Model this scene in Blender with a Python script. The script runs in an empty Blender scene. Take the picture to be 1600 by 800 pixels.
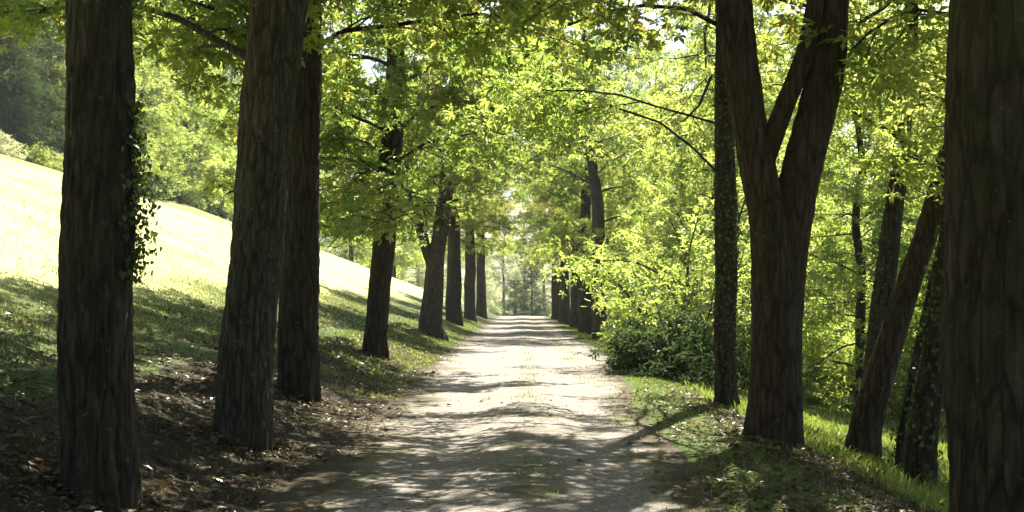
import bpy, math, random
import numpy as np
from mathutils import Vector

C = bpy.context.scene.collection
SC = bpy.context.scene
R = math.radians

# ------------------------------------------------------------------ camera, light, exposure
HOR, VPX, FPX, CAMH = 470.0, 815.0, 2000.0, 1.6      # measured on the 1600x800 photograph
cam = bpy.data.objects.new("camera", bpy.data.cameras.new("camera"))
C.objects.link(cam)
cam.location = (0, 0, CAMH)
cam.rotation_euler = (R(90), 0, 0)
cam.data.sensor_width = 36
cam.data.lens = 36 * FPX / 1600
cam.data.shift_x = (800 - VPX) / 1600
cam.data.shift_y = (HOR - 400) / 1600
cam.data.clip_end = 3000
SC.camera = cam

SUN_AZ, SUN_EL = R(18), R(52)                       # azimuth from the lane's direction, minus = left
world = bpy.data.worlds.new("World")
SC.world = world
world.use_nodes = True
wn = world.node_tree
sky = wn.nodes.new("ShaderNodeTexSky")
sky.sky_type = 'NISHITA'
sky.sun_disc = False
sky.sun_elevation = SUN_EL
sky.sun_rotation = SUN_AZ
sky.air_density = 1.0
sky.dust_density = 2.0
wn.links.new(sky.outputs[0], wn.nodes["Background"].inputs[0])
wn.nodes["Background"].inputs[1].default_value = 0.05

sun = bpy.data.objects.new("sun", bpy.data.lights.new("sun", 'SUN'))
C.objects.link(sun)
sv = Vector((math.sin(SUN_AZ) * math.cos(SUN_EL), math.cos(SUN_AZ) * math.cos(SUN_EL), math.sin(SUN_EL)))
sun.rotation_euler = (-sv).to_track_quat('-Z', 'Y').to_euler()
sun.location = sv * 100
sun.data.energy = 5.0
sun.data.angle = R(0.4)
sun.data.color = (1.0, 0.94, 0.82)

SC.view_settings.view_transform = 'Standard'
SC.view_settings.look = 'None'
SC.view_settings.gamma = 1
SC.view_settings.use_curve_mapping = False
SC.view_settings.exposure = 2.2
SC.cycles.use_denoising = True
SC.cycles.max_bounces = 7
SC.cycles.diffuse_bounces = 4
SC.cycles.glossy_bounces = 2
SC.cycles.transmission_bounces = 5
SC.cycles.sample_clamp_indirect = 6

# ------------------------------------------------------------------ helpers
def at(px, py, d):
    return np.array([(px - VPX) * d / FPX, d, CAMH + (HOR - py) * d / FPX])

_ph = np.random.default_rng(5).uniform(0, 6.28, (8, 2))
def wob2(x, y, s=1.0):
    """smooth 2-D noise, about -1..1"""
    x, y = np.asarray(x, float) * s, np.asarray(y, float) * s
    return (np.sin(1.0 * x + .6 * y + _ph[0, 0]) + np.sin(-.7 * x + 1.1 * y + _ph[1, 0])
            + .6 * np.sin(2.1 * x - 1.3 * y + _ph[2, 0]) + .6 * np.sin(1.7 * x + 2.3 * y + _ph[3, 0])
            + .3 * np.sin(4.3 * x + 3.1 * y + _ph[4, 0]) + .3 * np.sin(-3.7 * x + 4.9 * y + _ph[5, 0])) / 2.6

PX = [-160, -90, -45, -30, -20, -12, -7.7, -5.2, -4.2, -3.4, -2.8, -2.3, -1.4, 0, 1.4, 2.2, 2.9, 3.3, 4.6, 7, 10, 16, 40, 160]
PZ = [20, 16, 12.0, 9.9, 6.6, 3.5, 1.75, .95, .72, .42, .16, .03, 0, .05, 0, .02, -.02, -.12, -.5, -1.15, -1.7, -2.3, -3, -4]
def hz(x, y):
    x = np.asarray(x, float); y = np.asarray(y, float)
    s = 0
    for o, w in ((-.5, .2), (-.2, .2), (0, .2), (.2, .2), (.5, .2)):
        s = s + w * np.interp(x + o * np.clip(np.abs(x) * .25, .3, 3), PX, PZ)
    far = np.clip((y - 132) / 40, 0, 1)
    s = s - 2.2 * far * far * (3 - 2 * far) * np.exp(-(x / 40) ** 2)
    off = np.clip((np.abs(x - .2) - 2.6) / 1.5, 0, 1)
    s = s + off * (.05 * wob2(x, y, 1.4) + .02 * wob2(x, y, 5))
    s = s + np.clip((np.abs(x) - 8) / 20, 0, 1) * .4 * wob2(x, y, .12)
    # long straight ruts on the lane
    s = s - .025 * (np.exp(-((x + .75) / .28) ** 2) + np.exp(-((x - .85) / .28) ** 2))
    return s
def hzf(x, y): return float(hz(x, y))

def new_mesh(name, verts, faces, mats, smooth=True, attrs=None, fmat=None):
    """faces: (n,k) array or list of such arrays"""
    me = bpy.data.meshes.new(name)
    if not isinstance(faces, list): faces = [faces]
    verts = np.asarray(verts, np.float32)
    loops = np.concatenate([f.ravel() for f in faces]).astype(np.int32)
    tot = np.concatenate([np.full(len(f), f.shape[1], np.int32) for f in faces])
    start = np.concatenate([[0], np.cumsum(tot)[:-1]]).astype(np.int32)
    me.vertices.add(len(verts)); me.vertices.foreach_set("co", verts.ravel())
    me.loops.add(len(loops)); me.loops.foreach_set("vertex_index", loops)
    me.polygons.add(len(tot)); me.polygons.foreach_set("loop_start", start)
    me.polygons.foreach_set("loop_total", tot)
    me.polygons.foreach_set("use_smooth", np.full(len(tot), smooth, bool))
    for m in (mats if isinstance(mats, (list, tuple)) else [mats]): me.materials.append(m)
    if fmat is not None: me.polygons.foreach_set("material_index", np.asarray(fmat, np.int32))
    for k, v in (attrs or {}).items():
        a = me.attributes.new(k, 'FLOAT', 'POINT'); a.data.foreach_set("value", np.asarray(v, np.float32))
    me.update(calc_edges=True)
    return me

def link(name, data, parent=None, loc=None):
    o = bpy.data.objects.new(name, data); C.objects.link(o)
    if parent: o.parent = parent
    if loc is not None: o.location = loc
    return o

def tag(o, label=None, cat=None, group=None, kind=None):
    if label: o["label"] = label
    if cat: o["category"] = cat
    if group: o["group"] = group
    if kind: o["kind"] = kind
    return o

def dup(root, loc, rz=0, s=1.0, label=None, group=None):
    r = root.copy(); C.objects.link(r)
    r.location = loc; r.rotation_euler = (0, 0, rz)
    r.scale = (s, s, s) if np.isscalar(s) else s
    if label: r["label"] = label
    if group: r["group"] = group
    for ch in list(root.children):
        c = ch.copy(); C.objects.link(c); c.parent = r
        for g in list(ch.children):
            k = g.copy(); C.objects.link(k); k.parent = c
    return r

# ------------------------------------------------------------------ materials
def mat(name):
    m = bpy.data.materials.new(name); m.use_nodes = True
    nt = m.node_tree; nt.nodes.clear()
    out = nt.nodes.new("ShaderNodeOutputMaterial")
    return m, nt, out
def node(nt, t, **kw):
    n = nt.nodes.new(t)
    for k, v in kw.items():
        if k.startswith("i_"):
            key = k[2:]; n.inputs[int(key) if key.isdigit() else key].default_value = v
        else: setattr(n, k, v)
    return n
def ramp(nt, fac, stops):
    n = nt.nodes.new("ShaderNodeValToRGB"); e = n.color_ramp.elements
    while len(e) < len(stops): e.new(.5)
    for el, (p, c) in zip(e, stops):
        el.position = p; el.color = (*c, 1) if len(c) == 3 else c
    nt.links.new(fac, n.inputs[0]); return n
def noise(nt, vec, scale, detail=4, rough=.55):
    n = node(nt, "ShaderNodeTexNoise"); n.inputs["Scale"].default_value = scale
    n.inputs["Detail"].default_value = detail; n.inputs["Roughness"].default_value = rough
    if vec is not None: nt.links.new(vec, n.inputs["Vector"])
    return n
def mixc(nt, fac, a, b):
    n = node(nt, "ShaderNodeMix", data_type='RGBA')
    for s, v in ((n.inputs[0], fac), (n.inputs[6], a), (n.inputs[7], b)):
        if hasattr(v, "is_output"): nt.links.new(v, s)
        else: s.default_value = v if np.isscalar(v) else (*v, 1)
    return n.outputs[2]

def leaf_mat(name, dark, mid, light, trans, tmix=.55, patch=.25, gloss=.04):
    m, nt, out = mat(name)
    a = node(nt, "ShaderNodeAttribute", attribute_name="rnd")
    geo = node(nt, "ShaderNodeNewGeometry")
    n = noise(nt, geo.outputs["Position"], patch, 2)
    add = node(nt, "ShaderNodeMath", operation='MULTIPLY_ADD'); add.inputs[1].default_value = 1.3; add.inputs[2].default_value = -.65
    nt.links.new(n.outputs[0], add.inputs[0])
    s = node(nt, "ShaderNodeMath", operation='ADD'); nt.links.new(a.outputs["Fac"], s.inputs[0]); nt.links.new(add.outputs[0], s.inputs[1])
    rp = ramp(nt, s.outputs[0], [(0, dark), (.5, mid), (.88, light), (1, tuple(min(1, c * 1.15) for c in light))])
    rt = ramp(nt, s.outputs[0], [(0, trans[0]), (.5, trans[1]), (.9, trans[2])])
    d = node(nt, "ShaderNodeBsdfDiffuse"); nt.links.new(rp.outputs[0], d.inputs[0])
    t = node(nt, "ShaderNodeBsdfTranslucent"); nt.links.new(rt.outputs[0], t.inputs[0])
    mx = node(nt, "ShaderNodeMixShader"); mx.inputs[0].default_value = tmix
    nt.links.new(d.outputs[0], mx.inputs[1]); nt.links.new(t.outputs[0], mx.inputs[2])
    g = node(nt, "ShaderNodeBsdfGlossy"); g.inputs["Roughness"].default_value = .42
    g.inputs[0].default_value = (.9, .95, .85, 1)
    m2 = node(nt, "ShaderNodeMixShader"); m2.inputs[0].default_value = gloss
    nt.links.new(mx.outputs[0], m2.inputs[1]); nt.links.new(g.outputs[0], m2.inputs[2])
    nt.links.new(m2.outputs[0], out.inputs[0])
    return m

M = {}
M['leaf'] = leaf_mat("avenue_leaf", (.04, .07, .014), (.075, .12, .02), (.17, .17, .03),
                     ((.17, .28, .04), (.31, .40, .065), (.58, .55, .11)))
M['leaf_gold'] = leaf_mat("turning_leaf", (.05, .075, .014), (.10, .125, .02), (.22, .18, .03),
                          ((.22, .31, .04), (.38, .42, .07), (.64, .53, .10)))
M['leaf_wood'] = leaf_mat("wood_leaf", (.04, .075, .016), (.08, .125, .025), (.16, .19, .04),
                          ((.28, .42, .06), (.47, .56, .10), (.66, .67, .19)))
M['leaf_pale'] = leaf_mat("pale_leaf", (.08, .11, .04), (.12, .15, .05), (.19, .20, .08),
                          ((.42, .50, .2), (.56, .60, .28), (.68, .68, .38)), gloss=.08)
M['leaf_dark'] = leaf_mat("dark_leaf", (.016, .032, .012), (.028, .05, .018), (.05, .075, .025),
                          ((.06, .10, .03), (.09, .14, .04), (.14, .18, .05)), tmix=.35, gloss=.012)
M['ivy'] = leaf_mat("ivy_leaf", (.018, .032, .012), (.03, .05, .016), (.055, .075, .022),
                    ((.08, .13, .02), (.12, .18, .03), (.2, .24, .04)), tmix=.35, gloss=.025)
M['grass'] = leaf_mat("grass_blade", (.04, .06, .015), (.085, .10, .028), (.22, .19, .075),
                      ((.16, .26, .03), (.26, .34, .05), (.42, .42, .1)), tmix=.45, patch=.6)
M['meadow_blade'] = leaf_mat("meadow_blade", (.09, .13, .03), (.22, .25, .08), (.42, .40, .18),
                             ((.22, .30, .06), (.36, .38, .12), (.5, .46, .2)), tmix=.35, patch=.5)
M['litter'] = leaf_mat("fallen_leaf", (.03, .021, .012), (.07, .046, .024), (.19, .125, .06),
                       ((.08, .05, .02), (.16, .10, .04), (.26, .18, .07)), tmix=.2, patch=1.0)

def bark_mat(name, dark, mid, lite, moss, sc=1.0):
    m, nt, out = mat(name)
    tc = node(nt, "ShaderNodeTexCoord")
    mp = node(nt, "ShaderNodeMapping"); mp.inputs["Scale"].default_value = (11 * sc, 11 * sc, 1.7 * sc)
    nt.links.new(tc.outputs["Object"], mp.inputs[0])
    n1 = noise(nt, mp.outputs[0], 1.6, 6, .62)
    v = node(nt, "ShaderNodeTexVoronoi", feature='DISTANCE_TO_EDGE'); v.inputs["Scale"].default_value = 1.5
    nv = noise(nt, mp.outputs[0], .9, 3)
    mv = mixc(nt, .35, mp.outputs[0], nv.outputs[1])
    nt.links.new(mv, v.inputs["Vector"])
    n2 = noise(nt, tc.outputs["Object"], 1.4, 5, .6)
    n3 = noise(nt, tc.outputs["Object"], 14, 4, .7)
    base = ramp(nt, n1.outputs[0], [(.28, dark), (.52, mid), (.75, lite)])
    crack = ramp(nt, v.outputs["Distance"], [(0, (.25, .25, .25)), (.16, (1, 1, 1))])
    mul = node(nt, "ShaderNodeMix", data_type='RGBA', blend_type='MULTIPLY'); mul.inputs[0].default_value = .8
    nt.links.new(base.outputs[0], mul.inputs[6]); nt.links.new(crack.outputs[0], mul.inputs[7])
    mf = ramp(nt, n2.outputs[0], [(.48, (0, 0, 0)), (.68, (.6, .6, .6))])
    col = mixc(nt, mf.outputs[0], mul.outputs[2], moss)
    lf = ramp(nt, n3.outputs[0], [(.62, (0, 0, 0)), (.72, (.6, .6, .6))])
    col = mixc(nt, lf.outputs[0], col, tuple(min(1, c * 1.9) for c in lite))
    b = node(nt, "ShaderNodeBsdfPrincipled"); b.inputs["Roughness"].default_value = .9
    b.inputs["Specular IOR Level"].default_value = .2
    nt.links.new(col, b.inputs["Base Color"])
    hsum = node(nt, "ShaderNodeMath", operation='MULTIPLY_ADD'); hsum.inputs[1].default_value = 1.2
    nt.links.new(v.outputs["Distance"], hsum.inputs[0]); nt.links.new(n1.outputs[0], hsum.inputs[2])
    bp = node(nt, "ShaderNodeBump"); bp.inputs["Strength"].default_value = .9; bp.inputs["Distance"].default_value = .035
    nt.links.new(hsum.outputs[0], bp.inputs["Height"]); nt.links.new(bp.outputs[0], b.inputs["Normal"])
    nt.links.new(b.outputs[0], out.inputs[0])
    return m
M['bark'] = bark_mat("furrowed_bark", (.017, .014, .0105), (.04, .032, .024), (.08, .064, .048), (.04, .042, .02))
M['bark_grey'] = bark_mat("grey_bark", (.025, .022, .017), (.062, .053, .04), (.13, .11, .085), (.05, .052, .028), 1.3)
M['bark_red'] = bark_mat("red_brown_bark", (.022, .016, .012), (.055, .039, .028), (.10, .07, .05), (.035, .036, .018))
M['twig'] = bark_mat("twig_bark", (.03, .025, .018), (.06, .05, .035), (.10, .085, .06), (.06, .06, .03), 3)

def ground_mat():
    m, nt, out = mat("ground_grass_and_soil")
    geo = node(nt, "ShaderNodeNewGeometry"); P = geo.outputs["Position"]
    a = node(nt, "ShaderNodeAttribute", attribute_name="soil").outputs["Fac"]     # 1 = leaf litter and soil, 0 = turf
    dry_sunlit = node(nt, "ShaderNodeAttribute", attribute_name="dry_sunlit").outputs["Fac"]    # 1 = bleached mown meadow, ending in darker turf painted for tree shade
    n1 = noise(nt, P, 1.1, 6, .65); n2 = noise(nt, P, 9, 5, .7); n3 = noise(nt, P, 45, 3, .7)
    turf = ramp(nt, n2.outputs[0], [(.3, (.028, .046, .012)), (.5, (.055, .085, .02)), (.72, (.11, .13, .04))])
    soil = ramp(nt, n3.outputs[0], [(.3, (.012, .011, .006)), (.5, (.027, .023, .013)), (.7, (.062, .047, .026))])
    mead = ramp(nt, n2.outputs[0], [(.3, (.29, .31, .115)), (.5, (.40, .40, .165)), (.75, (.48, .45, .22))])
    f = node(nt, "ShaderNodeMath", operation='ADD'); nt.links.new(a, f.inputs[0])
    sc = node(nt, "ShaderNodeMath", operation='MULTIPLY_ADD'); sc.inputs[1].default_value = 1.6; sc.inputs[2].default_value = -.8
    nt.links.new(n1.outputs[0], sc.inputs[0]); nt.links.new(sc.outputs[0], f.inputs[1])
    fr = ramp(nt, f.outputs[0], [(.35, (0, 0, 0)), (.65, (1, 1, 1))])
    c = mixc(nt, dry_sunlit, turf.outputs[0], mead.outputs[0])
    c = mixc(nt, fr.outputs[0], c, soil.outputs[0])
    b = node(nt, "ShaderNodeBsdfPrincipled"); b.inputs["Roughness"].default_value = .95
    b.inputs["Specular IOR Level"].default_value = .1
    nt.links.new(c, b.inputs["Base Color"])
    bp = node(nt, "ShaderNodeBump"); bp.inputs["Strength"].default_value = .8; bp.inputs["Distance"].default_value = .05
    nt.links.new(n2.outputs[0], bp.inputs["Height"]); nt.links.new(bp.outputs[0], b.inputs["Normal"])
    nt.links.new(b.outputs[0], out.inputs[0]); return m
M['ground'] = ground_mat()

def lane_mat():
    m, nt, out = mat("lane_gravel")
    geo = node(nt, "ShaderNodeNewGeometry"); P = geo.outputs["Position"]
    edge = node(nt, "ShaderNodeAttribute", attribute_name="edge").outputs["Fac"]
    n1 = noise(nt, P, .9, 6, .6); n2 = noise(nt, P, 22, 5, .75)
    v = node(nt, "ShaderNodeTexVoronoi"); v.inputs["Scale"].default_value = 38; nt.links.new(P, v.inputs["Vector"])
    stone = ramp(nt, n2.outputs[0], [(.32, (.09, .078, .064)), (.5, (.20, .18, .157)), (.68, (.38, .35, .31))])
    vcol = node(nt, "ShaderNodeSeparateColor"); nt.links.new(v.outputs["Color"], vcol.inputs[0])
    vr = ramp(nt, vcol.outputs[0], [(0, (.55, .55, .55)), (1, (1.15, 1.12, 1.08))])
    mul = node(nt, "ShaderNodeMix", data_type='RGBA', blend_type='MULTIPLY'); mul.inputs[0].default_value = .8
    nt.links.new(stone.outputs[0], mul.inputs[6]); nt.links.new(vr.outputs[0], mul.inputs[7])
    dirt = ramp(nt, n2.outputs[0], [(.3, (.04, .036, .018)), (.55, (.085, .078, .038)), (.75, (.17, .145, .08))])
    f = node(nt, "ShaderNodeMath", operation='ADD'); nt.links.new(edge, f.inputs[0])
    sc = node(nt, "ShaderNodeMath", operation='MULTIPLY_ADD'); sc.inputs[1].default_value = 2.2; sc.inputs[2].default_value = -1.06
    nt.links.new(n1.outputs[0], sc.inputs[0]); nt.links.new(sc.outputs[0], f.inputs[1])
    fr = ramp(nt, f.outputs[0], [(.38, (0, 0, 0)), (.72, (.9, .9, .9))])
    c = mixc(nt, fr.outputs[0], mul.outputs[2], dirt.outputs[0])
    soil = ramp(nt, n2.outputs[0], [(.3, (.022, .018, .010)), (.55, (.055, .043, .024)), (.75, (.12, .09, .05))])
    es = node(nt, "ShaderNodeMath", operation='MULTIPLY_ADD'); es.inputs[1].default_value = .5
    nt.links.new(n1.outputs[0], es.inputs[0]); nt.links.new(edge, es.inputs[2])
    er = ramp(nt, es.outputs[0], [(.92, (0, 0, 0)), (1, (.9, .9, .9))])
    c = mixc(nt, er.outputs[0], c, soil.outputs[0])
    b = node(nt, "ShaderNodeBsdfPrincipled"); b.inputs["Roughness"].default_value = .92
    b.inputs["Specular IOR Level"].default_value = .15
    nt.links.new(c, b.inputs["Base Color"])
    bp = node(nt, "ShaderNodeBump"); bp.inputs["Strength"].default_value = .9; bp.inputs["Distance"].default_value = .02
    nt.links.new(n2.outputs[0], bp.inputs["Height"]); nt.links.new(bp.outputs[0], b.inputs["Normal"])
    nt.links.new(b.outputs[0], out.inputs[0]); return m
M['lane'] = lane_mat()

# ------------------------------------------------------------------ ground and lane
def axis(parts):
    out = []
    for a, b, st in parts: out.append(np.arange(a, b, st))
    return np.concatenate(out + [[parts[-1][1]]])
def sheet(name, xs, ys, zf, m, attrs):
    X, Y = np.meshgrid(xs, ys)
    V = np.stack([X, Y, zf(X, Y)], -1).reshape(-1, 3)
    nx, ny = len(xs), len(ys)
    i = (np.arange(ny - 1)[:, None] * nx + np.arange(nx - 1)[None]).ravel()
    F = np.stack([i, i + 1, i + nx + 1, i + nx], -1)
    at_ = {k: f(X, Y).ravel() for k, f in attrs.items()}
    return new_mesh(name, V, F, m, True, at_)
xs = axis([(-380, -160, 20), (-160, -60, 5), (-60, -20, 1.2), (-20, -8, .5), (-8, 10, .12), (10, 40, 1.2), (40, 160, 6), (160, 380, 20)])
ys = axis([(-60, 0, 3), (0, 6, .5), (6, 30, .15), (30, 60, .4), (60, 180, 1.5), (180, 400, 12), (400, 500, 20)])
def sm(a, b, x): t = np.clip((x - a) / (b - a), 0, 1); return t * t * (3 - 2 * t)
def soilf(X, Y):
    left = sm(-5.2, -3.6, X) * (1 - sm(-2.1, -1.6, X))
    near = 1 - .55 * sm(24, 45, Y)
    right = sm(3.8, 6, X) * .55
    rv = .8 * sm(2.2, 2.9, X) * (1 - sm(3.3, 4, X))
    return np.clip(left * near * 1.05 + right + rv, 0, 1)
def dry_sunlitf(X, Y): return sm(-6.6, -8.8, X + .8 * wob2(X, Y, .7)) * (.8 + .25 * wob2(X, Y, .5)) * (1 - .65 * sm(-23, -27, X + 1.5 * wob2(X, Y, .3))) + .5 * sm(7, 12, X)  # meadow tone darkens at the left row's shadow edge, shade put into colour
def gz(X, Y):
    z = hz(X, Y)
    return z - .035 * ((X - LCX(Y) > -2.15) & (X - LCX(Y) < np.maximum(1.5, LHW_R(Y) - .25)))
def LCX(Y): return .05 + .1 * np.sin(np.asarray(Y) * .05)
def LHW_L(Y): return 2.25 + .35 * sm(15, 40, np.asarray(Y, float)) + .1 * wob2(Y, 3, .9) + .07 * wob2(Y, 1, 3.1) + .07 * wob2(Y, 2, 9) + .05 * wob2(Y, 6, 23)
def LHW_R(Y): return 1.6 + .9 * sm(14, 38, np.asarray(Y, float)) + .1 * wob2(Y, 7, .8) + .08 * wob2(Y, 5, 2.9) + .07 * wob2(Y, 4, 8) + .05 * wob2(Y, 9, 21)
tag(link("ground", sheet("ground", xs, ys, gz, M['ground'], {"soil": soilf, "dry_sunlit": dry_sunlitf})), kind="structure")

ly = axis([(-20, 4, 2), (4, 40, .12), (40, 150, .6)])
lu = np.linspace(-1, 1, 61)
U, LY = np.meshgrid(lu, ly)
LX = LCX(LY) + np.where(U < 0, U * LHW_L(LY), U * LHW_R(LY))
LZ = hz(LX, LY) + .006 + .002 * wob2(LX, LY, 2.2) * (1 - np.abs(U) ** 6) - .04 * np.clip(np.abs(U) - .93, 0, 1) / .07
i = (np.arange(len(ly) - 1)[:, None] * 61 + np.arange(60)[None]).ravel()
edge = np.clip((np.abs(U) - .45) / .55, 0, 1) ** 1.2 * .95 + .3 * np.exp(-((LX - .05) / .35) ** 2) + .2 * (1 - sm(9, 30, LY))
tag(link("gravel_lane", new_mesh("gravel_lane", np.stack([LX, LY, LZ], -1).reshape(-1, 3),
    np.stack([i, i + 1, i + 62, i + 61], -1), M['lane'], True, {"edge": edge.ravel()})), kind="structure")

# ------------------------------------------------------------------ plant building blocks
class Tubes:
    def __init__(s): s.v = []; s.f = []; s.n = 0
    def add(s, pts, rad, sides, ph=None, lob=0.0):
        pts = np.asarray(pts, float); rad = np.asarray(rad, float); k = len(pts)
        t = np.gradient(pts, axis=0); t /= np.linalg.norm(t, axis=1)[:, None] + 1e-9
        ref = np.array([1., 0, 0]) if abs(t[0, 0]) < .9 else np.array([0, 1., 0])
        a = np.cross(t, ref); a /= np.linalg.norm(a, axis=1)[:, None] + 1e-9
        b = np.cross(t, a)
        th = np.arange(sides) * 2 * np.pi / sides
        rr = rad[:, None] * np.ones(sides)[None]
        if lob:
            zz = np.arange(k)[:, None] / k * 9
            p = ph
            rr = rr * (1 + lob * (np.sin(3 * th + p + zz * .35) * .5 + .4 * np.sin(5 * th + 2 * p - zz * .5) + .35 * np.sin(9 * th + zz * .9 + p)
                                  + .3 * np.sin(2 * th - zz * 1.1) + .25 * np.sin(14 * th + zz * 1.7) + .3 * np.sin(th + zz * 2.3 + p)))
        V = pts[:, None] + rr[:, :, None] * (np.cos(th)[None, :, None] * a[:, None] + np.sin(th)[None, :, None] * b[:, None])
        i = (np.arange(k - 1)[:, None] * sides + np.arange(sides)[None])
        j = (np.arange(k - 1)[:, None] * sides + (np.arange(sides)[None] + 1) % sides)
        F = np.stack([i, j, j + sides, i + sides], -1).reshape(-1, 4)
        s.v.append(V.reshape(-1, 3)); s.f.append(F + s.n); s.n += k * sides
    def bark(s, pts, rad, rng, sides=120, rings=240, amp=.017):
        zz = np.linspace(0, 1, rings); k = np.linspace(0, 1, len(pts))
        P = np.stack([np.interp(zz, k, pts[:, i]) for i in range(3)], 1); r = np.interp(zz, k, rad)
        th = np.arange(sides) * 2 * np.pi / sides; T, Z = np.meshgrid(th, P[:, 2]); p = rng.uniform(0, 6.28, 12)
        w = 1.6 * np.sin(Z * 1.3 + 2 * T + p[0]) + 1.1 * np.sin(Z * 2.9 - 3 * T + p[1]) + .8 * np.sin(Z * 6.1 + 4 * T + p[2]) + .5 * np.sin(Z * 13 - 5 * T + p[3])
        rid = np.abs(np.sin(9 * T + w)) ** .6 - .6 + .5 * (np.abs(np.sin(14 * T - 1.3 * w + p[4])) ** .6 - .6) + .25 * np.sin(Z * 31 + 6 * T + 3 * w) * np.sin(11 * T + w)
        lump = .05 * np.sin(2 * T + Z * 1.1 + p[5]) + .04 * np.sin(3 * T - Z * 1.9 + p[6]) + .03 * np.sin(T + Z * 3.3 + p[7]) + .02 * np.sin(5 * T + Z * 4.7 + p[8])
        foot = np.exp(-np.clip(Z, 0, None) / .3) * (.10 * np.sin(5 * T + p[9]) + .06 * np.sin(8 * T + p[10]))
        rr = r[:, None] * (1 + lump + foot) + amp * rid * np.clip(r[:, None] / .2, .2, 1.2)
        V = P[:, None] + rr[:, :, None] * np.stack([np.cos(T), np.sin(T), 0 * T], -1)
        i = np.arange(rings - 1)[:, None] * sides + np.arange(sides)[None]; j = np.arange(rings - 1)[:, None] * sides + (np.arange(sides)[None] + 1) % sides
        s.v.append(V.reshape(-1, 3)); s.f.append(np.stack([i, j, j + sides, i + sides], -1).reshape(-1, 4) + s.n); s.n += rings * sides
    def mesh(s, name, m): return new_mesh(name, np.concatenate(s.v), np.concatenate(s.f), m)

def norm(v): return v / (np.linalg.norm(v, axis=-1, keepdims=True) + 1e-9)

def tmpl_palm():
    V = [(0, 0, 0)]; F = []
    for ang, L in ((-105, .55), (-52, .85), (0, 1.), (52, .85), (105, .55)):
        c, s_ = math.cos(R(ang)), math.sin(R(ang)); w = .2 * L + .03; n0 = len(V)
        for u, v, z in ((.62 * L, -w, .05), (L, 0, -.16 * L), (.62 * L, w, .05)):
            V.append((u * c - v * s_, u * s_ + v * c, z))
        F.append((0, n0, n0 + 1, n0 + 2))
    return np.array(V), np.array(F)
def tmpl_one(): return np.array([(0, 0, 0), (.55, -.3, .06), (1., 0, -.1), (.55, .3, .06)]), np.array([(0, 1, 2, 3)])
def tmpl_spray():
    V = []; F = []
    for k, (u, v, a, L) in enumerate(((0, 0, 0, .6), (.3, .12, 60, .45), (.35, -.12, -60, .45), (.55, .02, 15, .5), (.15, -.1, -100, .4))):
        c, s_ = math.cos(R(a)), math.sin(R(a))
        for p, q, z in ((0, 0, 0), (.5 * L, -.27 * L, .05), (L, 0, -.08), (.5 * L, .27 * L, .05)):
            V.append((u + p * c - q * s_, v + p * s_ + q * c, z))
        F.append(tuple(range(4 * k, 4 * k + 4)))
    return np.array(V), np.array(F)
def tmpl_ivy():
    return (np.array([(0, 0, 0), (.15, -.5, .03), (.55, -.38, 0), (1, 0, -.06), (.55, .38, 0), (.15, .5, .03)]), np.array([(0, 1, 2, 3), (0, 3, 4, 5)]))
TM = {'palm': tmpl_palm(), 'one': tmpl_one(), 'spray': tmpl_spray(), 'ivy': tmpl_ivy()}

def leaves(name, P, D, N, S, m, kind, rng, rnd=None):
    V0, F0 = TM[kind]; P = np.asarray(P, float)
    D = norm(D - N * np.sum(D * N, 1)[:, None]); B = np.cross(N, D)
    V = P[:, None] + S[:, None, None] * (V0[None, :, 0, None] * D[:, None] + V0[None, :, 1, None] * B[:, None] + V0[None, :, 2, None] * N[:, None])
    F = F0[None] + (np.arange(len(P)) * len(V0))[:, None, None]
    if rnd is None: rnd = rng.normal(.42, .2, len(P))
    return new_mesh(name, V.reshape(-1, 3), F.reshape(-1, F0.shape[1]), m, False, {"rnd": np.repeat(rnd, len(V0))})

ZMIN = [-9.0]
def walk(p, d, L, n, droop, wob, rng):
    pts = [np.array(p, float)]; d = np.array(d, float); st = L / n
    for k in range(n):
        d = d + wob * rng.normal(size=3); d[2] -= droop / n
        if pts[-1][2] < ZMIN[0] + .5: d[2] = d[2] * .6 + .07
        d /= np.linalg.norm(d); pts.append(pts[-1] + d * st)
    return np.array(pts)
def samp(pts, t):
    k = len(pts) - 1; f = t * k; i = min(int(f), k - 1); w = f - i
    return pts[i] * (1 - w) + pts[i + 1] * w, norm(pts[i + 1] - pts[i])

def grow_limb(tb, p, d, L, r, rng, leafP, leafD, droop=.5, dens=1.0, lean=None, twiglen=.7, spacing=.1, bare=.22, thin=True):
    n = max(5, int(L * 1.6))
    pts = walk(p, d, L, n, droop, .16, rng)
    tb.add(pts, np.linspace(r, .014, n + 1) ** 1.0, 7)
    k2 = max(4, int(L * 2.4 * dens))
    for t in np.linspace(bare, .97, k2):
        q, tg = samp(pts, t + rng.uniform(-.03, .03) if t < .94 else t)
        side = norm(np.cross(tg, [0, 0, 1])) * rng.choice([-1, 1])
        d2 = norm(tg * rng.uniform(.4, 1.1) + side * rng.uniform(.5, 1.1) + np.array([0, 0, rng.uniform(-.35, .5)]))
        L2 = (L * .36 * (1.15 - t) + .5) * rng.uniform(.65, 1.25)
        p2 = walk(q, d2, L2, 4, .35, .16, rng)
        tb.add(p2, np.linspace(max(.012, r * .38 * (1.1 - t)), .006, 5), 4)
        for t3 in np.linspace(.25, 1, max(3, int(L2 * 3.4 * dens))):
            q3, tg3 = samp(p2, min(t3, .999))
            d3 = norm(tg3 * .7 + rng.normal(size=3) * .6 + np.array([0, 0, -.1]))
            L3 = twiglen * rng.uniform(.5, 1.2)
            p3 = walk(q3, d3, L3, 2, .35, .2, rng)
            if thin: tb.add(p3, np.array([.007, .005, .003]), 3)
            m_ = max(3, int(L3 / spacing))
            for t4 in rng.uniform(.1, 1, m_):
                q4, tg4 = samp(p3, min(t4, .999))
                leafP.append(q4); leafD.append(tg4)

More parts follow.
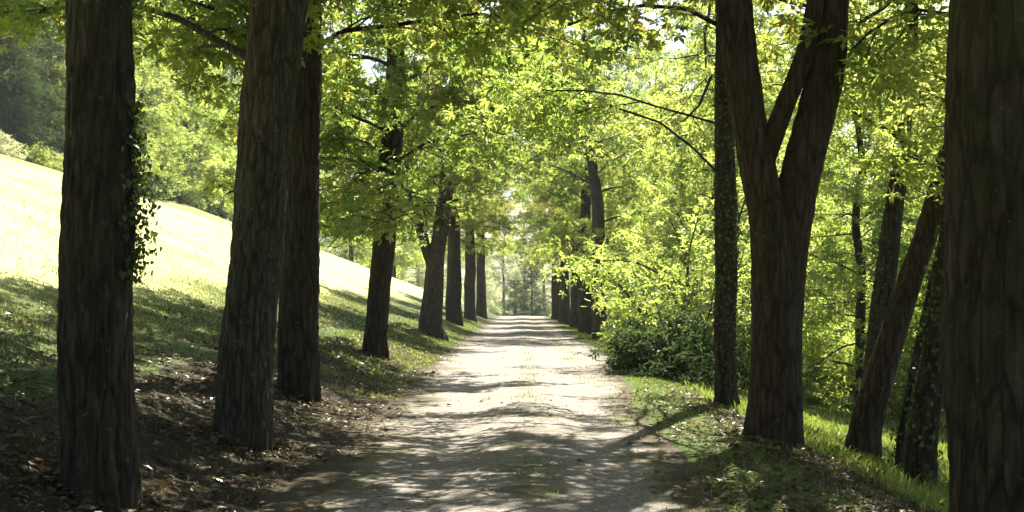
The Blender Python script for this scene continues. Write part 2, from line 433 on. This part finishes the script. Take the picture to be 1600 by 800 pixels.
def crown_mesh(name, leafP, leafD, size, m, kind, rng, flat=.55, off=.16, cull=None):
    P = np.array(leafP); D = np.array(leafD)
    h = rng.normal(size=P.shape); h[:, 2] *= .6; h = norm(h)
    P = P + h * off * 1.25 * rng.uniform(.3, 1.2, (len(P), 1))
    if cull is not None:
        k = cull(P); P, D, h = P[k], D[k], h[k]
    out = norm(h + D * .5 + np.array([0, 0, -.35]))
    N = norm(np.array([0, 0, 1.]) * flat * 1.4 + rng.normal(size=P.shape) * .55 + np.array([.0, -.15, 0]))
    S = size * rng.uniform(.5, 1.35, len(P))
    return leaves(name, P, out, N, S, m, kind, rng)

def trunk_pts(path, n):
    """path rows: x, y, z, r relative to the base -> smooth points and radii with a root flare"""
    A = np.array(path, float); s = np.linspace(0, len(A) - 1, n)
    B = np.stack([np.interp(s, np.arange(len(A)), A[:, k]) for k in range(4)], 1)
    ker = np.array([1, 2, 3, 2, 1]) / 9.
    for k in range(4):
        e = np.concatenate([[B[0, k]] * 2, B[:, k], [B[-1, k]] * 2]); B[1:-1, k] = np.convolve(e, ker, 'valid')[1:-1]
    return B[:, :3], B[:, 3]

def ivy_mesh(name, pts, rad, z0, z1, n, rng, size=.09, sector=None, bulge=.12):
    zz = rng.uniform(z0, z1, n); P = []; N = []
    for z in zz:
        c = np.array([np.interp(z, pts[:, 2], pts[:, k]) for k in range(3)]); r = np.interp(z, pts[:, 2], rad)
        a = rng.uniform(0, 6.283) if sector is None else rng.normal(sector[0], sector[1])
        o = np.array([math.cos(a), math.sin(a), 0])
        bl = bulge * (.35 + .65 * abs(math.sin(z * 2.3 + a * 1.5)))
        P.append(c + o * (r + .015 + abs(rng.normal()) * bl)); N.append(o + rng.normal(size=3) * .45)
    P = np.array(P); N = norm(np.array(N)); D = np.tile([0, 0, -1.], (n, 1)) + rng.normal(size=(n, 3)) * .4
    return leaves(name, P, D, N, size * rng.uniform(.6, 1.3, n), M['ivy'], 'ivy', rng)

def tree(name, label, group, base, path, limbs, seed, bark='bark', leaf='leaf', kind='palm', size=.13, stems=(), ivy=None,
         parts=True, spacing=.036, sides=26, cull=None, off=.16, twiglen=.7, lob=.05, thin=True, flare=.12, cat="tree", zmin=-9.):
    """limbs: list of dict(z, az (deg, 0=+x, 90=away), L, el, droop[, stem]) ; path relative to base (x,y) with z above base"""
    rng = np.random.default_rng(seed)
    bx, by = base; bz = hzf(bx, by)
    ZMIN[0] = zmin
    root = link(name, None, None, (bx, by, bz)); tag(root, label, cat, group)
    wtop = lambda P: P + np.array([bx, by, bz])
    pts, rad = trunk_pts(path, 46)
    zc = pts[:, 2]
    rad = rad * (1 + flare * np.exp(-np.clip(zc, 0, None) / .28))
    near = by < 48 and parts
    tb = Tubes(); tb.bark(pts, rad, rng) if near else tb.add(pts, rad, sides, rng.uniform(0, 6), lob)
    axes = [(pts, rad)]
    for st in stems:
        sp, sr = trunk_pts(st, 34); tb.bark(sp, sr, rng, 90, 160) if near else tb.add(sp, sr, sides - 4, rng.uniform(0, 6), lob); axes.append((sp, sr))
    LP, LD = [], []
    meshes = []
    for lb in limbs:
        ap, ar = axes[lb.get('stem', 0)]
        z = lb['z']; c = np.array([np.interp(z, ap[:, 2], ap[:, k]) for k in range(3)]); r = np.interp(z, ap[:, 2], ar)
        a, e = R(lb['az']), R(lb.get('el', 35))
        d = np.array([math.cos(a) * math.cos(e), math.sin(a) * math.cos(e), math.sin(e)])
        t2 = Tubes() if parts else tb
        grow_limb(t2, c, d, lb['L'], min(r * .45, .008 * lb['L'] + .012) * (.6 if lb.get('dens', 1) < .4 else 1), rng, LP, LD, lb.get('droop', .6), lb.get('dens', 1), spacing=spacing, twiglen=twiglen, bare=lb.get('bare', .12), thin=thin)
        if parts: meshes.append(t2.mesh("limb", M[bark]))
    link("trunk", tb.mesh("trunk", M[bark]), root)
    for me in meshes: link("limb", me, root)
    cf = (lambda P: cull(wtop(P), rng)) if cull else None
    link("crown", crown_mesh("crown", LP, LD, size, M[leaf], kind, rng, cull=cf, off=off), root)
    if ivy:
        link("ivy", ivy_mesh("ivy", pts, rad, ivy[0], ivy[1], ivy[2], rng, *ivy[3:]), root)
    ZMIN[0] = -9.
    return root

def ring(z0, z1, n, L0, L1, el0=15, el1=65, az0=0, droop=.7, rng=None, dens=1, jit=25, stem=0, bare=.12):
    rng = rng or np.random.default_rng(int(az0 * 7 + n))
    out = []
    for k in range(n):
        t = k / max(1, n - 1)
        shape = L0 * (1 - t) + L1 * t
        out.append(dict(z=z0 + (z1 - z0) * t, az=az0 + k * 137.5 + rng.uniform(-jit, jit), L=shape * rng.uniform(.8, 1.15),
                        el=el0 + (el1 - el0) * t + rng.uniform(-8, 8), droop=droop * (1 - .6 * t), dens=dens, stem=stem, bare=bare))
    return out

# a keep-out for leaves: the open corridor under the canopy, and bare lower trunks
def corridor(zmin_mid=3.6):
    def f(P, rng):
        low = (np.abs(P[:, 0]) < 3.0) & (P[:, 2] < zmin_mid)
        return ~low & (P[:, 2] > hz(P[:, 0], P[:, 1]) + .3)
    return f

def arch(side, zlane, zedge):
    # leaves hang to zedge at the sides, to zlane above the lane itself
    def f(P, rng):
        u = np.clip((np.abs(P[:, 0]) - 1.3) / 1.4, 0, 1)
        g = hz(P[:, 0], P[:, 1])
        return (P[:, 2] - np.clip(g, 0, None)) > zlane * (1 - u) + zedge * u + .5 * rng.normal(size=len(P)) * (1 - u)
    return f
def clear(limbs, side, z):
    # low boughs on the lane side have been cut away over the lane
    return [l for l in limbs if not (l['z'] < z and math.cos(R(l['az'])) * side > .2)]

def px_base(px, d, dx=0): return ((px - VPX) * d / FPX, d)

# ------------------------------------------------------------------ avenue trees, left row
G_AV = "trees of the avenue"
def straight(r0, h, lean=(0, 0), r1=.06, bend=.1, seed=0):
    rng = np.random.default_rng(seed); out = []
    for t in np.linspace(0, 1, 9):
        out.append((lean[0] * t * h + rng.normal() * bend * t, lean[1] * t * h + rng.normal() * bend * t, -.25 + t * (h + .25), r0 * (1 - t) ** .75 * .9 + r1 + r0 * .1 * (1 - t)))
    return out

B = px_base(152, 8.9)
tree("avenue_tree", "tall straight dark trunk with a ivy on its lane side, nearest on the meadow side", G_AV, B,
     [(0, 0, -.5, .235), (-.0, 0, .6, .23), (.0, 0, 1.6, .23), (.02, 0, 2.6, .222), (.01, 0, 3.6, .215), (-.02, .05, 5, .23), (-.05, .1, 7, .2), (0, .2, 10, .14), (0, .2, 13, .06)],
     ring(4.6, 12.5, 17, 4.8, 2.2, 18, 65, 40), 11, ivy=(1.5, 2.75, 700, .042, (-.02, .25), .085), zmin=4.2, cull=corridor(3.80))
B = px_base(378, 12.9)
tree("avenue_tree", "stout pale-flecked trunk leaning slightly towards the lane, with a low limb on its meadow side", G_AV, B,
     [(0, 0, -.4, .26), (.02, 0, .5, .255), (.1, 0, 1.5, .26), (.2, 0, 2.6, .265), (.3, .05, 3.8, .27), (.42, .1, 5.2, .27), (.5, .2, 7.5, .22), (.5, .2, 10, .15), (.6, .2, 13.5, .06)],
     [dict(z=3.75, az=160, L=4.0, el=62, droop=1.0)] + ring(5.3, 13, 20, 5.0, 2.6, 28, 65, 80), 12, bark='bark_grey', zmin=4.2, cull=corridor(3.80))
B = px_base(466, 17.6)
tree("avenue_tree", "dark trunk standing close behind the stout leaning one", G_AV, B,
     [(0, 0, -.4, .27), (.0, 0, 1, .255), (.03, 0, 2.4, .24), (.08, 0, 4, .23), (.1, .05, 6, .21), (.1, .1, 9, .15), (0, .2, 13.5, .06)],
     clear([dict(z=3.3, az=75, L=3.0, el=18, droop=.9), dict(z=3.8, az=50, L=3.0, el=20, droop=.9)] + ring(4.7, 13, 28, 4.8, 2.8, 30, 65, 20, droop=.9, dens=1.15), 1, 4.6), 13, zmin=2.5, cull=arch(1, 4.8, 2.5))
B = px_base(586, 29)
tree("avenue_tree", "slim dark trunk on the bank edge beside the bright sunny stretch of lane", G_AV, B,
     [(0, 0, -.4, .27), (.05, 0, 1, .25), (.2, 0, 2.5, .245), (.33, 0, 4.3, .24), (.45, .05, 6, .22), (.5, .1, 9, .15), (.4, .2, 14.5, .06)],
     clear([dict(z=3.0, az=190, L=3.4, el=15, droop=.7), dict(z=2.8, az=230, L=2.8, el=15, droop=.6), dict(z=3.3, az=170, L=3.6, el=30, droop=.8), dict(z=4.2, az=205, L=4.2, el=28, droop=.8), dict(z=5, az=150, L=4.4, el=25, droop=.7), dict(z=3.6, az=265, L=3.2, el=25, droop=.8)] + ring(3.0, 13.5, 28, 5.0, 3.2, 15, 62, 0, droop=1.0, dens=1.25), 1, 3.7), 14, zmin=2.3, cull=arch(1, 4.6, 2.4))
B = px_base(674, 46)
tree("avenue_tree", "trunk forking low into a Y above a broad flared foot", G_AV, B,
     [(0, 0, -.4, .42), (.0, 0, .8, .37), (.1, 0, 2.2, .33), (.3, 0, 3.6, .28), (.5, 0, 5, .25), (.8, .05, 9, .15), (.8, .2, 14, .06)],
     clear(ring(4.8, 13, 24, 4.6, 3.2, 25, 60, 30, droop=.9, dens=1.2) + ring(4.2, 9, 8, 3.6, 2, 10, 60, 100, stem=1), 1, 5.0), 15, bark='bark_grey',
     stems=[[(.1, 0, 2.3, .24), (-.2, 0, 3.2, .2), (-.55, 0, 4.3, .17), (-.9, 0, 6.5, .12), (-1, 0, 10, .05)]], zmin=3.6, cull=arch(1, 5.2, 3), flare=.3)

# ------------------------------------------------------------------ avenue trees, lane's wooded side
B = px_base(1570, 8.3)
tree("avenue_tree", "massive dark trunk cut by the frame, nearest tree of the wooded side", G_AV, B,
     [(0, 0, -.5, .37), (0, 0, .8, .35), (.0, 0, 2, .35), (-.0, 0, 3.4, .345), (0, .05, 5, .32), (0, .1, 8, .22), (0, .2, 13, .07)],
     ring(5.4, 12.5, 17, 5.2, 2.2, 38, 65, 10, dens=.75), 21, leaf='leaf_gold', zmin=3.3, cull=lambda P, r: (P[:, 2] > 4.1) | ((P[:, 0] > 2.25) & (P[:, 2] > 2.7)))
B = px_base(1212, 15.2)
tree("avenue_tree", "double-stemmed trunk opening into a wide V above the verge", G_AV, B,
     [(0, 0, -.5, .31), (0, 0, .6, .285), (.0, 0, 1.6, .28), (-.03, 0, 2.4, .27), (-.17, 0, 3.1, .22), (-.31, 0, 3.8, .2), (-.43, 0, 4.5, .2), (-.52, 0, 5.3, .2), (-.6, 0, 7.5, .18), (-.8, .1, 13, .06)],
     ring(5.8, 12.5, 13, 4.8, 2.6, 22, 65, 120, dens=.6) + ring(5.7, 11.5, 12, 4.6, 2.6, 22, 65, 200, stem=1, dens=.6) + ring(6.3, 10.5, 7, 3.4, 2.2, 20, 60, 150, stem=2), 28, bark='bark_red', leaf='leaf_gold',
     stems=[[(.12, .04, 1.3, .2), (.15, .04, 2.2, .235), (.27, .02, 3, .23), (.44, 0, 3.7, .22), (.6, 0, 4.5, .21), (.68, 0, 5.4, .19), (1.0, 0, 8, .15), (1.2, 0, 12, .05)],
            [(-.2, -.03, 3.05, .1), (-.07, -.08, 3.5, .125), (.12, -.1, 4.05, .125), (.36, -.1, 4.65, .12), (.5, -.1, 5.4, .11), (.55, -.1, 7, .1), (.5, -.1, 11, .04)]], zmin=5.4, cull=lambda P, r: P[:, 2] > 4.9)
B = px_base(1134, 21)
tree("avenue_tree", "slender ivy-speckled straight trunk just beyond the V-shaped double trunk", G_AV, B,
     [(0, 0, -.5, .2), (0, 0, 1, .17), (0, 0, 3, .165), (-.03, 0, 5.5, .15), (-.05, 0, 9, .1), (0, .2, 13, .05)],
     ring(5.8, 13.5, 20, 4.8, 2.4, 20, 62, 60, dens=.62) + [dict(z=4.6, az=183, L=3.0, el=28, droop=-.1, dens=.35, bare=.5), dict(z=3.7, az=176, L=3.6, el=50, droop=.1, dens=.3, bare=.6)], 23, ivy=(.3, 5.5, 1100, .05, None, .03), leaf='leaf_wood', kind='spray', size=.2, zmin=4.2, cull=corridor(4.0))
B = px_base(937, 57)
tree("avenue_tree", "dark upright trunk at the end of the bushes along the verge", G_AV, B,
     [(0, 0, -.5, .36), (0, 0, 1, .33), (-.05, 0, 3, .31), (-.05, 0, 6, .27), (-.5, 0, 9, .18), (-.8, .2, 15, .06)],
     clear(ring(4.4, 14, 24, 5.2, 3.4, 15, 60, 60, droop=.9), -1, 6.4), 24, zmin=3.6, cull=arch(1, 6.4, 3.2))

# ------------------------------------------------------------------ far avenue trees: two models, copied
mods = []
for k, sd in enumerate((31, 32)):
    mods.append(tree("avenue_tree", "tmp", G_AV, (400, 40 * k), straight(.36, 15, (0, 0), .05, .12, sd),
                     ring(4.8, 8.2, 11, 2.9, 3.6, 12, 30, 50 * k, droop=.7) + ring(8.6, 14.5, 17, 5.0, 3.0, 25, 62, 20 + 50 * k, droop=.7), sd, zmin=5.0, cull=lambda P, r: P[:, 2] > hz(P[:, 0], P[:, 1]) + 4.5, kind='spray', size=.25, spacing=.04, leaf='leaf' if k else 'leaf_gold', thin=False))
def place(mod, x, y, rz, s, label, group=None, used=[]):
    loc = (x, y, hzf(x, y))
    if id(mod) not in used:
        used.append(id(mod)); mod.location = loc; mod.rotation_euler = (0, 0, R(rz)); mod.scale = (s, s, s) if np.isscalar(s) else s; mod["label"] = label
        if group: mod["group"] = group
        return mod
    return dup(mod, loc, R(rz), s, label, group)
far = [(709, 66, 0, 1.0, "dark trunk on the bank next beyond the Y-forked tree"),
       (734, 82, 1, .95, "dark trunk beside the lane, second beyond the Y-forked tree"),
       (752, 100, 0, 1.0, "last avenue tree on the meadow side before the lane disappears"),
       (914, 69, 1, 1.0, "brownish trunk close behind the dark upright trunk of the wooded side"),
       (899, 82, 0, .9, "thin pale-brown trunk second beyond the dark upright one of the wooded side"),
       (882, 98, 1, 1.05, "dark trunk third beyond the dark upright one of the wooded side"),
       (868, 116, 0, 1.0, "last avenue tree on the wooded side before the lane disappears")]
for k, (px, d, mk, s, lab) in enumerate(far):
    x, y = px_base(px, d); place(mods[mk], x, y, 71 * k, s, lab)

for k, (x, y) in enumerate([(-3.5, 1.2), (3.6, -.5), (-3.4, -8), (3.5, -9.5)]):
    place(mods[k % 2], x, y, 40 + 97 * k, 1.0, "avenue tree standing behind the viewpoint, outside the picture")

# ------------------------------------------------------------------ slope trees on the wooded side
G_SL = "thin trees on the slope beside the lane"
B = px_base(1337, 16.5)
tree("leaning_tree", "bare brown trunk leaning strongly away from the lane on the slope", G_SL, B,
     [(0, 0, -.4, .2), (.12, 0, .4, .185), (.35, 0, 1.2, .175), (.62, 0, 2, .165), (.98, .1, 3, .155), (1.3, .2, 4, .145), (1.75, .3, 5.6, .12), (2.3, .4, 9, .05)],
     ring(5.6, 8.8, 10, 3.0, 1.6, 25, 60, 60), 41, zmin=5.2, leaf='leaf_gold', kind='spray', size=.2, bark='bark_red')
B = px_base(1352, 22.5)
tree("slope_tree", "upright dark trunk rising behind the leaning brown trunk", G_SL, B,
     [(0, 0, -.4, .2), (.08, 0, .6, .19), (.25, 0, 2, .18), (.42, 0, 3.4, .17), (.62, 0, 5, .15), (.8, 0, 7, .12), (.9, 0, 11, .05)],
     ring(4.9, 10.5, 15, 3.2, 1.8, 20, 60, 20), 42, zmin=4.4, leaf='leaf_gold', kind='palm', size=.13, ivy=(.2, 4.5, 500, .05, None, .03))
B = px_base(1433, 13.6)
tree("slope_tree", "ivy-covered thin trunk tilting beside the massive trunk on the slope", G_SL, B,
     [(0, 0, -.4, .15), (.05, 0, .5, .14), (.18, 0, 1.3, .13), (.32, 0, 2.3, .12), (.5, .1, 3.6, .11), (.8, .2, 7, .05)],
     ring(4.6, 6.8, 7, 1.8, 1.2, 25, 60, 10), 43, zmin=4.3, leaf='leaf_wood', kind='spray', size=.24, ivy=(.1, 3.4, 650, .05, None, .04))
B = px_base(1400, 15.5)
tree("slope_sapling", "ivy-wrapped sapling between the leaning trunk and the tilting ivy trunk", G_SL, B,
     [(0, 0, -.4, .07), (.08, 0, .5, .06), (.22, 0, 1.3, .05), (.42, 0, 2.3, .04), (.7, .1, 3.4, .03), (.9, .2, 4.6, .02)],
     ring(3.2, 4.4, 4, .8, .6, 25, 60, 10), 44, zmin=2.9, leaf='leaf_wood', kind='spray', size=.2, ivy=(.05, 2.6, 350, .05, None, .06))

# ------------------------------------------------------------------ bushes and woodland models
def bush(name, label, base, rad, h, n, seed, leaf='leaf_wood', kind='spray', size=.22, group=None, cat="bush", spacing=.06, low=0.1):
    rng = np.random.default_rng(seed); bx, by = base; bz = hzf(bx, by)
    root = link(name, None, None, (bx, by, bz)); tag(root, label, cat, group)
    tb = Tubes(); LP, LD = [], []
    for k in range(n):
        a = rng.uniform(0, 6.283); e = R(rng.uniform(15, 88)); sx = rad / h
        d = norm(np.array([math.cos(a) * math.cos(e), math.sin(a) * math.cos(e), math.sin(e)]))
        L = 1 / math.sqrt((math.cos(e) / rad) ** 2 + (math.sin(e) / h) ** 2) * rng.uniform(.7, 1.05)
        grow_limb(tb, np.array([math.cos(a) * .15, math.sin(a) * .15, -.1]), d, L, .012 * L + .01, rng, LP, LD, .7, 1.0, spacing=spacing, bare=low, thin=False)
    link("stems", tb.mesh("stems", M['twig']), root).name = "stem"
    link("crown", crown_mesh("crown", LP, LD, size, M[leaf], kind, rng, cull=lambda P: P[:, 2] > .05), root)
    return root
G_B = "bushes along the wooded verge"
bush("hazel_bush", "tall bright green bush spilling towards the verge, beside the dark upright trunk", px_base(1090, 41), 1.5, 7.0, 46, 51, group=G_B)
bush("hazel_bush", "rounded light green bush left of the slender ivy-speckled trunk", px_base(1092, 31), 1.25, 5.6, 40, 52, group=G_B)
bush("hazel_bush", "low bush with leaves coloured dark for shade at the foot of the slender ivy-speckled trunk", px_base(1072, 28), .85, 2.4, 30, 53, leaf='leaf_dark', group=G_B)  # dark leaf colour stands in for shade under the taller bushes
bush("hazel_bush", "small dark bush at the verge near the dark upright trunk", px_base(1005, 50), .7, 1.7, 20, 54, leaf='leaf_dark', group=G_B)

G_W = "trees of the wood"
wm = []
for k, (sd, lf) in enumerate(((61, 'leaf_wood'), (62, 'leaf_wood'), (63, 'leaf_pale'), (64, 'leaf_dark'))):
    wm.append(tree("woodland_tree", "tmp", G_W, (420, 40 * k), straight(.2, 16, (0, 0), .04, .2, sd),
                   ring(.9, 15.5, 44, 4.2, 2.2, 5, 60, 50 * k, droop=.8), sd, kind='spray', size=.30, spacing=.07, leaf=lf, thin=False, parts=False))
bm_ = [bush("undergrowth_bush", "tmp", (440, 30 * k), 2.2, 3.2, 26, 70 + k, leaf=lf, spacing=.07, size=.28) for k, lf in enumerate(('leaf_wood', 'leaf_pale', 'leaf_dark'))]
rng = np.random.default_rng(77)
LW = "leafy tree of the sunlit wood behind the avenue's wooded side"
LB = "leafy undergrowth bush in the wood behind the avenue's wooded side"
wood = [(8.9, 35, 0), (11.6, 34, 1), (14.6, 36.5, 0), (18.2, 35, 1), (22.5, 37, 0), (27, 40, 1),
        (8.6, 49, 1), (9.6, 58, 0), (12.5, 60, 1), (16, 59, 0), (20, 61, 1), (25, 58, 0), (31, 60, 1),
        (8.6, 68, 1), (9, 80, 0), (13, 76, 0), (18, 78, 1), (24, 76, 0), (33, 80, 1), (8.4, 92, 1), (13, 94, 0), (19, 96, 1), (27, 94, 0),
        (8.6, 108, 0), (14, 112, 1), (11, 126, 2), (18, 128, 1), (28, 122, 0), (40, 104, 1)]
for k, (x, y, mk) in enumerate(wood):
    place(wm[mk], x + rng.uniform(-.7, .7), y + rng.uniform(-1, 1), rng.uniform(0, 360), rng.uniform(.62, .8) if y < 45 else rng.uniform(.9, 1.25), LW, G_W)
for k, (x, y, mk) in enumerate([(8.2, 38, 0), (11, 38, 0), (13.2, 34, 1), (8.0, 44, 0), (17, 39, 0), (7.6, 58, 0), (7.6, 66, 2), (7.4, 78, 0), (7.4, 92, 0), (7.6, 52, 0), (14.5, 54, 0), (10.5, 53, 0)]):
    place(bm_[mk], x + rng.uniform(-.4, .4), y + rng.uniform(-.6, .6), rng.uniform(0, 360), rng.uniform(.85, 1.2), LB, "undergrowth bushes of the wood")
# far end of the lane, pale leaf colour standing in for strong sun
LE = "pale sunlit tree beyond the far end of the lane"
for k, (x, y, mk, s) in enumerate([(-10, 172, 2, .8), (-6, 190, 2, .7), (6.5, 185, 2, .75), (10, 172, 2, .9), (-15, 185, 2, 1.1), (15, 184, 2, 1.1), (-22, 200, 1, 1.3),
                                    (22, 200, 0, 1.3), (30, 190, 1, 1.4), (-3, 215, 2, 1.1), (4, 225, 2, 1.25), (-7.5, 222, 2, 1.2), (9, 228, 2, 1.2), (.5, 250, 2, 1.3)]):
    place(wm[mk], x, y, 47 * k, s, LE, "trees beyond the end of the lane")
# meadow-side trees: along the crest of the hill and below it
LH = "sunlit tree on the crest of the meadow hill"
for k, (x, y, mk, s) in enumerate([(-31, 92, 0, .8), (-33, 110, 1, .9), (-32, 128, 0, .9), (-34, 150, 1, 1), (-40, 100, 1, 1.2), (-42, 125, 0, 1.3), (-44, 160, 1, 1.5), (-20, 150, 0, 1.), (-14, 140, 1, .9), (-24, 175, 0, 1.2),
                                    (-54, 130, 0, 1.7), (-60, 170, 1, 2), (-31, 99, 1, .7), (-31, 105, 0, .8), (-30.5, 116, 1, .85), (-31, 122, 0, .9), (-31, 137, 1, 1), (-36, 112, 0, 1.3), (-37, 132, 1, 1.4), (-38, 145, 0, 1.5), (-27, 160, 1, 1.2), (-46, 108, 1, 1.6)]):
    place(wm[mk], x, y, 61 * k, s * 1.2, LH, "trees on the crest of the meadow hill")
LD_ = "dark tree on the hill crest behind the nearest meadow-side trunk"
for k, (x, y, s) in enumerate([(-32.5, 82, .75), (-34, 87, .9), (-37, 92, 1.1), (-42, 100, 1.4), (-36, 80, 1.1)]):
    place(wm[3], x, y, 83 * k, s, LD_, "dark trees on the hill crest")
for k, (x, y, mk, s) in enumerate([(-30, 74, 1, .5), (-30, 80, 0, .5), (-30.5, 97, 2, .7), (-30, 103, 2, .7), (-30, 112, 0, .7), (-31, 85, 1, .6), (-30, 122, 2, .8), (-29.5, 108, 2, .9), (-29.5, 99, 2, .8), (-29.5, 92, 0, .7)]):
    place(bm_[mk], x, y, 53 * k, s, "bush on the crest of the meadow hill", "bushes on the meadow crest")

place(wm[3], 1.3, 163, 20, (.62, .62, .5), "dark blue-green tree at the far end of the lane", "dark trees at the lane's end")
place(wm[3], -.9, 171, 120, (.5, .5, .42), "smaller dark tree beside the dark blue-green one at the lane's end", "dark trees at the lane's end")

# ------------------------------------------------------------------ ground cover
def scatter(xr, yr, n, rng, wf):
    # denser near the camera
    y = yr[0] * (yr[1] / yr[0]) ** rng.uniform(0, 1, n); x = rng.uniform(*xr, n)
    k = rng.uniform(0, 1, n) < wf(x, y)
    return x[k], y[k]
def blades(name, x, y, h, w, m, rng, label=None):
    n = len(x); z = hz(x, y); a = rng.uniform(0, 6.283, n)
    sc = np.clip(y / 14, 1, 3)
    H = h * rng.uniform(.5, 1.3, n); W = w * sc * rng.uniform(.7, 1.3, n)
    bd = np.stack([np.cos(a), np.sin(a), 0 * a], 1); ln = np.stack([rng.normal(size=n), rng.normal(size=n), 0 * a], 1) * .35
    p = np.stack([x, y, z - .01], 1)
    mid = p + ln * H[:, None] * .35 + np.array([0, 0, .6]) * H[:, None]; tip = p + ln * H[:, None] + np.array([0, 0, 1.]) * H[:, None] * .95
    V = np.stack([p - bd * W[:, None], p + bd * W[:, None], mid + bd * W[:, None] * .7, tip, mid - bd * W[:, None] * .7], 1).reshape(-1, 3)
    F = (np.arange(n) * 5)[:, None] + np.arange(5)[None]
    o = link(name, new_mesh(name, V, F, m, False, {"rnd": np.repeat(rng.normal(.45, .2, n), 5)}))
    return tag(o, label, "grass", kind="stuff")
rng = np.random.default_rng(91)
# verge grass both sides, tufty
def wv(x, y):
    u = x - LCX(y)
    e = np.where(u < 0, -u - LHW_L(y), u - LHW_R(y))
    tuft = np.clip(.55 + .75 * wob2(x, y, 2.3), 0, 1)
    w = sm(-.28, .15, e) * tuft * np.where(u > 0, .18 + .6 * sm(16, 26, y), .45 + .5 * sm(20, 32, y))
    return np.maximum(np.where((u < 0) & (y < 20), w * .07, w), .22 * (np.exp(-((u - .05) / .22) ** 2) + np.exp(-((u - 1.25) / .3) ** 2)) * np.clip(.2 + wob2(x, y, 1.3), 0, 1))
x, y = scatter((-4.6, 4.2), (8, 90), 260000, rng, wv)
blades("verge_grass", x, y, .06, .005, M['grass'], rng, "short tufty grass along both edges of the gravel lane")
# slope grass right
x, y = scatter((3.3, 14), (9, 60), 160000, rng, lambda x, y: np.clip(.5 + .6 * wob2(x, y, 1.6), 0, 1))
blades("slope_grass", x, y, .14, .009, M['grass'], rng, "taller green grass on the slope falling away from the lane")
# shaded turf and meadow left
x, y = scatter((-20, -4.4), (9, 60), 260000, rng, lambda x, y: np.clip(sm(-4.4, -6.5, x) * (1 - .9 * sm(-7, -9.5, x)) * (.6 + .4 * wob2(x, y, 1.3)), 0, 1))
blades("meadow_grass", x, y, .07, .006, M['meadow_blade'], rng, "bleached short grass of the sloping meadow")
# fallen leaves
def litter(name, x, y, s, label):
    n = len(x); s = s * (.6 + .9 * rng.uniform(0, 1, n) ** 3); P = np.stack([x, y, hz(x, y) + .018], 1)
    N = norm(np.array([0, 0, 1.]) + rng.normal(size=(n, 3)) * .35); a = rng.uniform(0, 6.283, n)
    o = link(name, leaves(name, P, np.stack([np.cos(a), np.sin(a), 0 * a], 1), N, s * rng.uniform(.5, 1.3, n), M['litter'], 'one', rng))
    tag(o, label, "leaves", kind="stuff")
def wl(x, y):
    u = x - LCX(y); e = np.where(u < 0, -u - LHW_L(y), u - LHW_R(y))
    return np.where(e < -.5, .03 * (wob2(x, y, .8) > .2), np.where(e < 0, np.where(u < 0, .5, .25) * (wob2(x, y, 1.1) > -.2), np.where(x < 0, .75, .8 - .5 * sm(16, 30, y)))) * np.clip(.7 + .5 * wob2(x, y, 1.9), 0, 1)
x, y = scatter((-7, 4.2), (7.5, 70), 130000, rng, wl)
for px, d, r in ((152, 8.9, .24), (378, 12.9, .27), (466, 17.6, .27), (586, 29, .27), (1212, 15.2, .3), (1134, 21, .19), (1570, 8.3, .37), (1337, 16.5, .2)):
    fx, fy = px_base(px, d); a = rng.uniform(0, 6.283, 420); q = r + np.abs(rng.normal(0, .22, 420))
    x = np.concatenate([x, fx + np.cos(a) * q]); y = np.concatenate([y, fy + np.sin(a) * q])
litter("leaf_litter", x, y, .075, "brown fallen leaves on the bank and lane edges")

# ------------------------------------------------------------------ air
import bmesh
bm = bmesh.new(); bmesh.ops.create_cube(bm, size=1)
me = bpy.data.meshes.new("haze"); bm.to_mesh(me); bm.free()
hm = bpy.data.materials.new("haze_air"); hm.use_nodes = True
hm.node_tree.nodes.clear()
ho = hm.node_tree.nodes.new("ShaderNodeOutputMaterial"); pv = hm.node_tree.nodes.new("ShaderNodeVolumePrincipled")
pv.inputs["Color"].default_value = (.93, .96, 1, 1); pv.inputs["Density"].default_value = .0002
pv.inputs["Anisotropy"].default_value = .35
hm.node_tree.links.new(pv.outputs[0], ho.inputs["Volume"])
me.materials.append(hm)
h = link("haze", me, None, (0, 210, 20)); h.scale = (800, 640, 64); tag(h, kind="stuff")
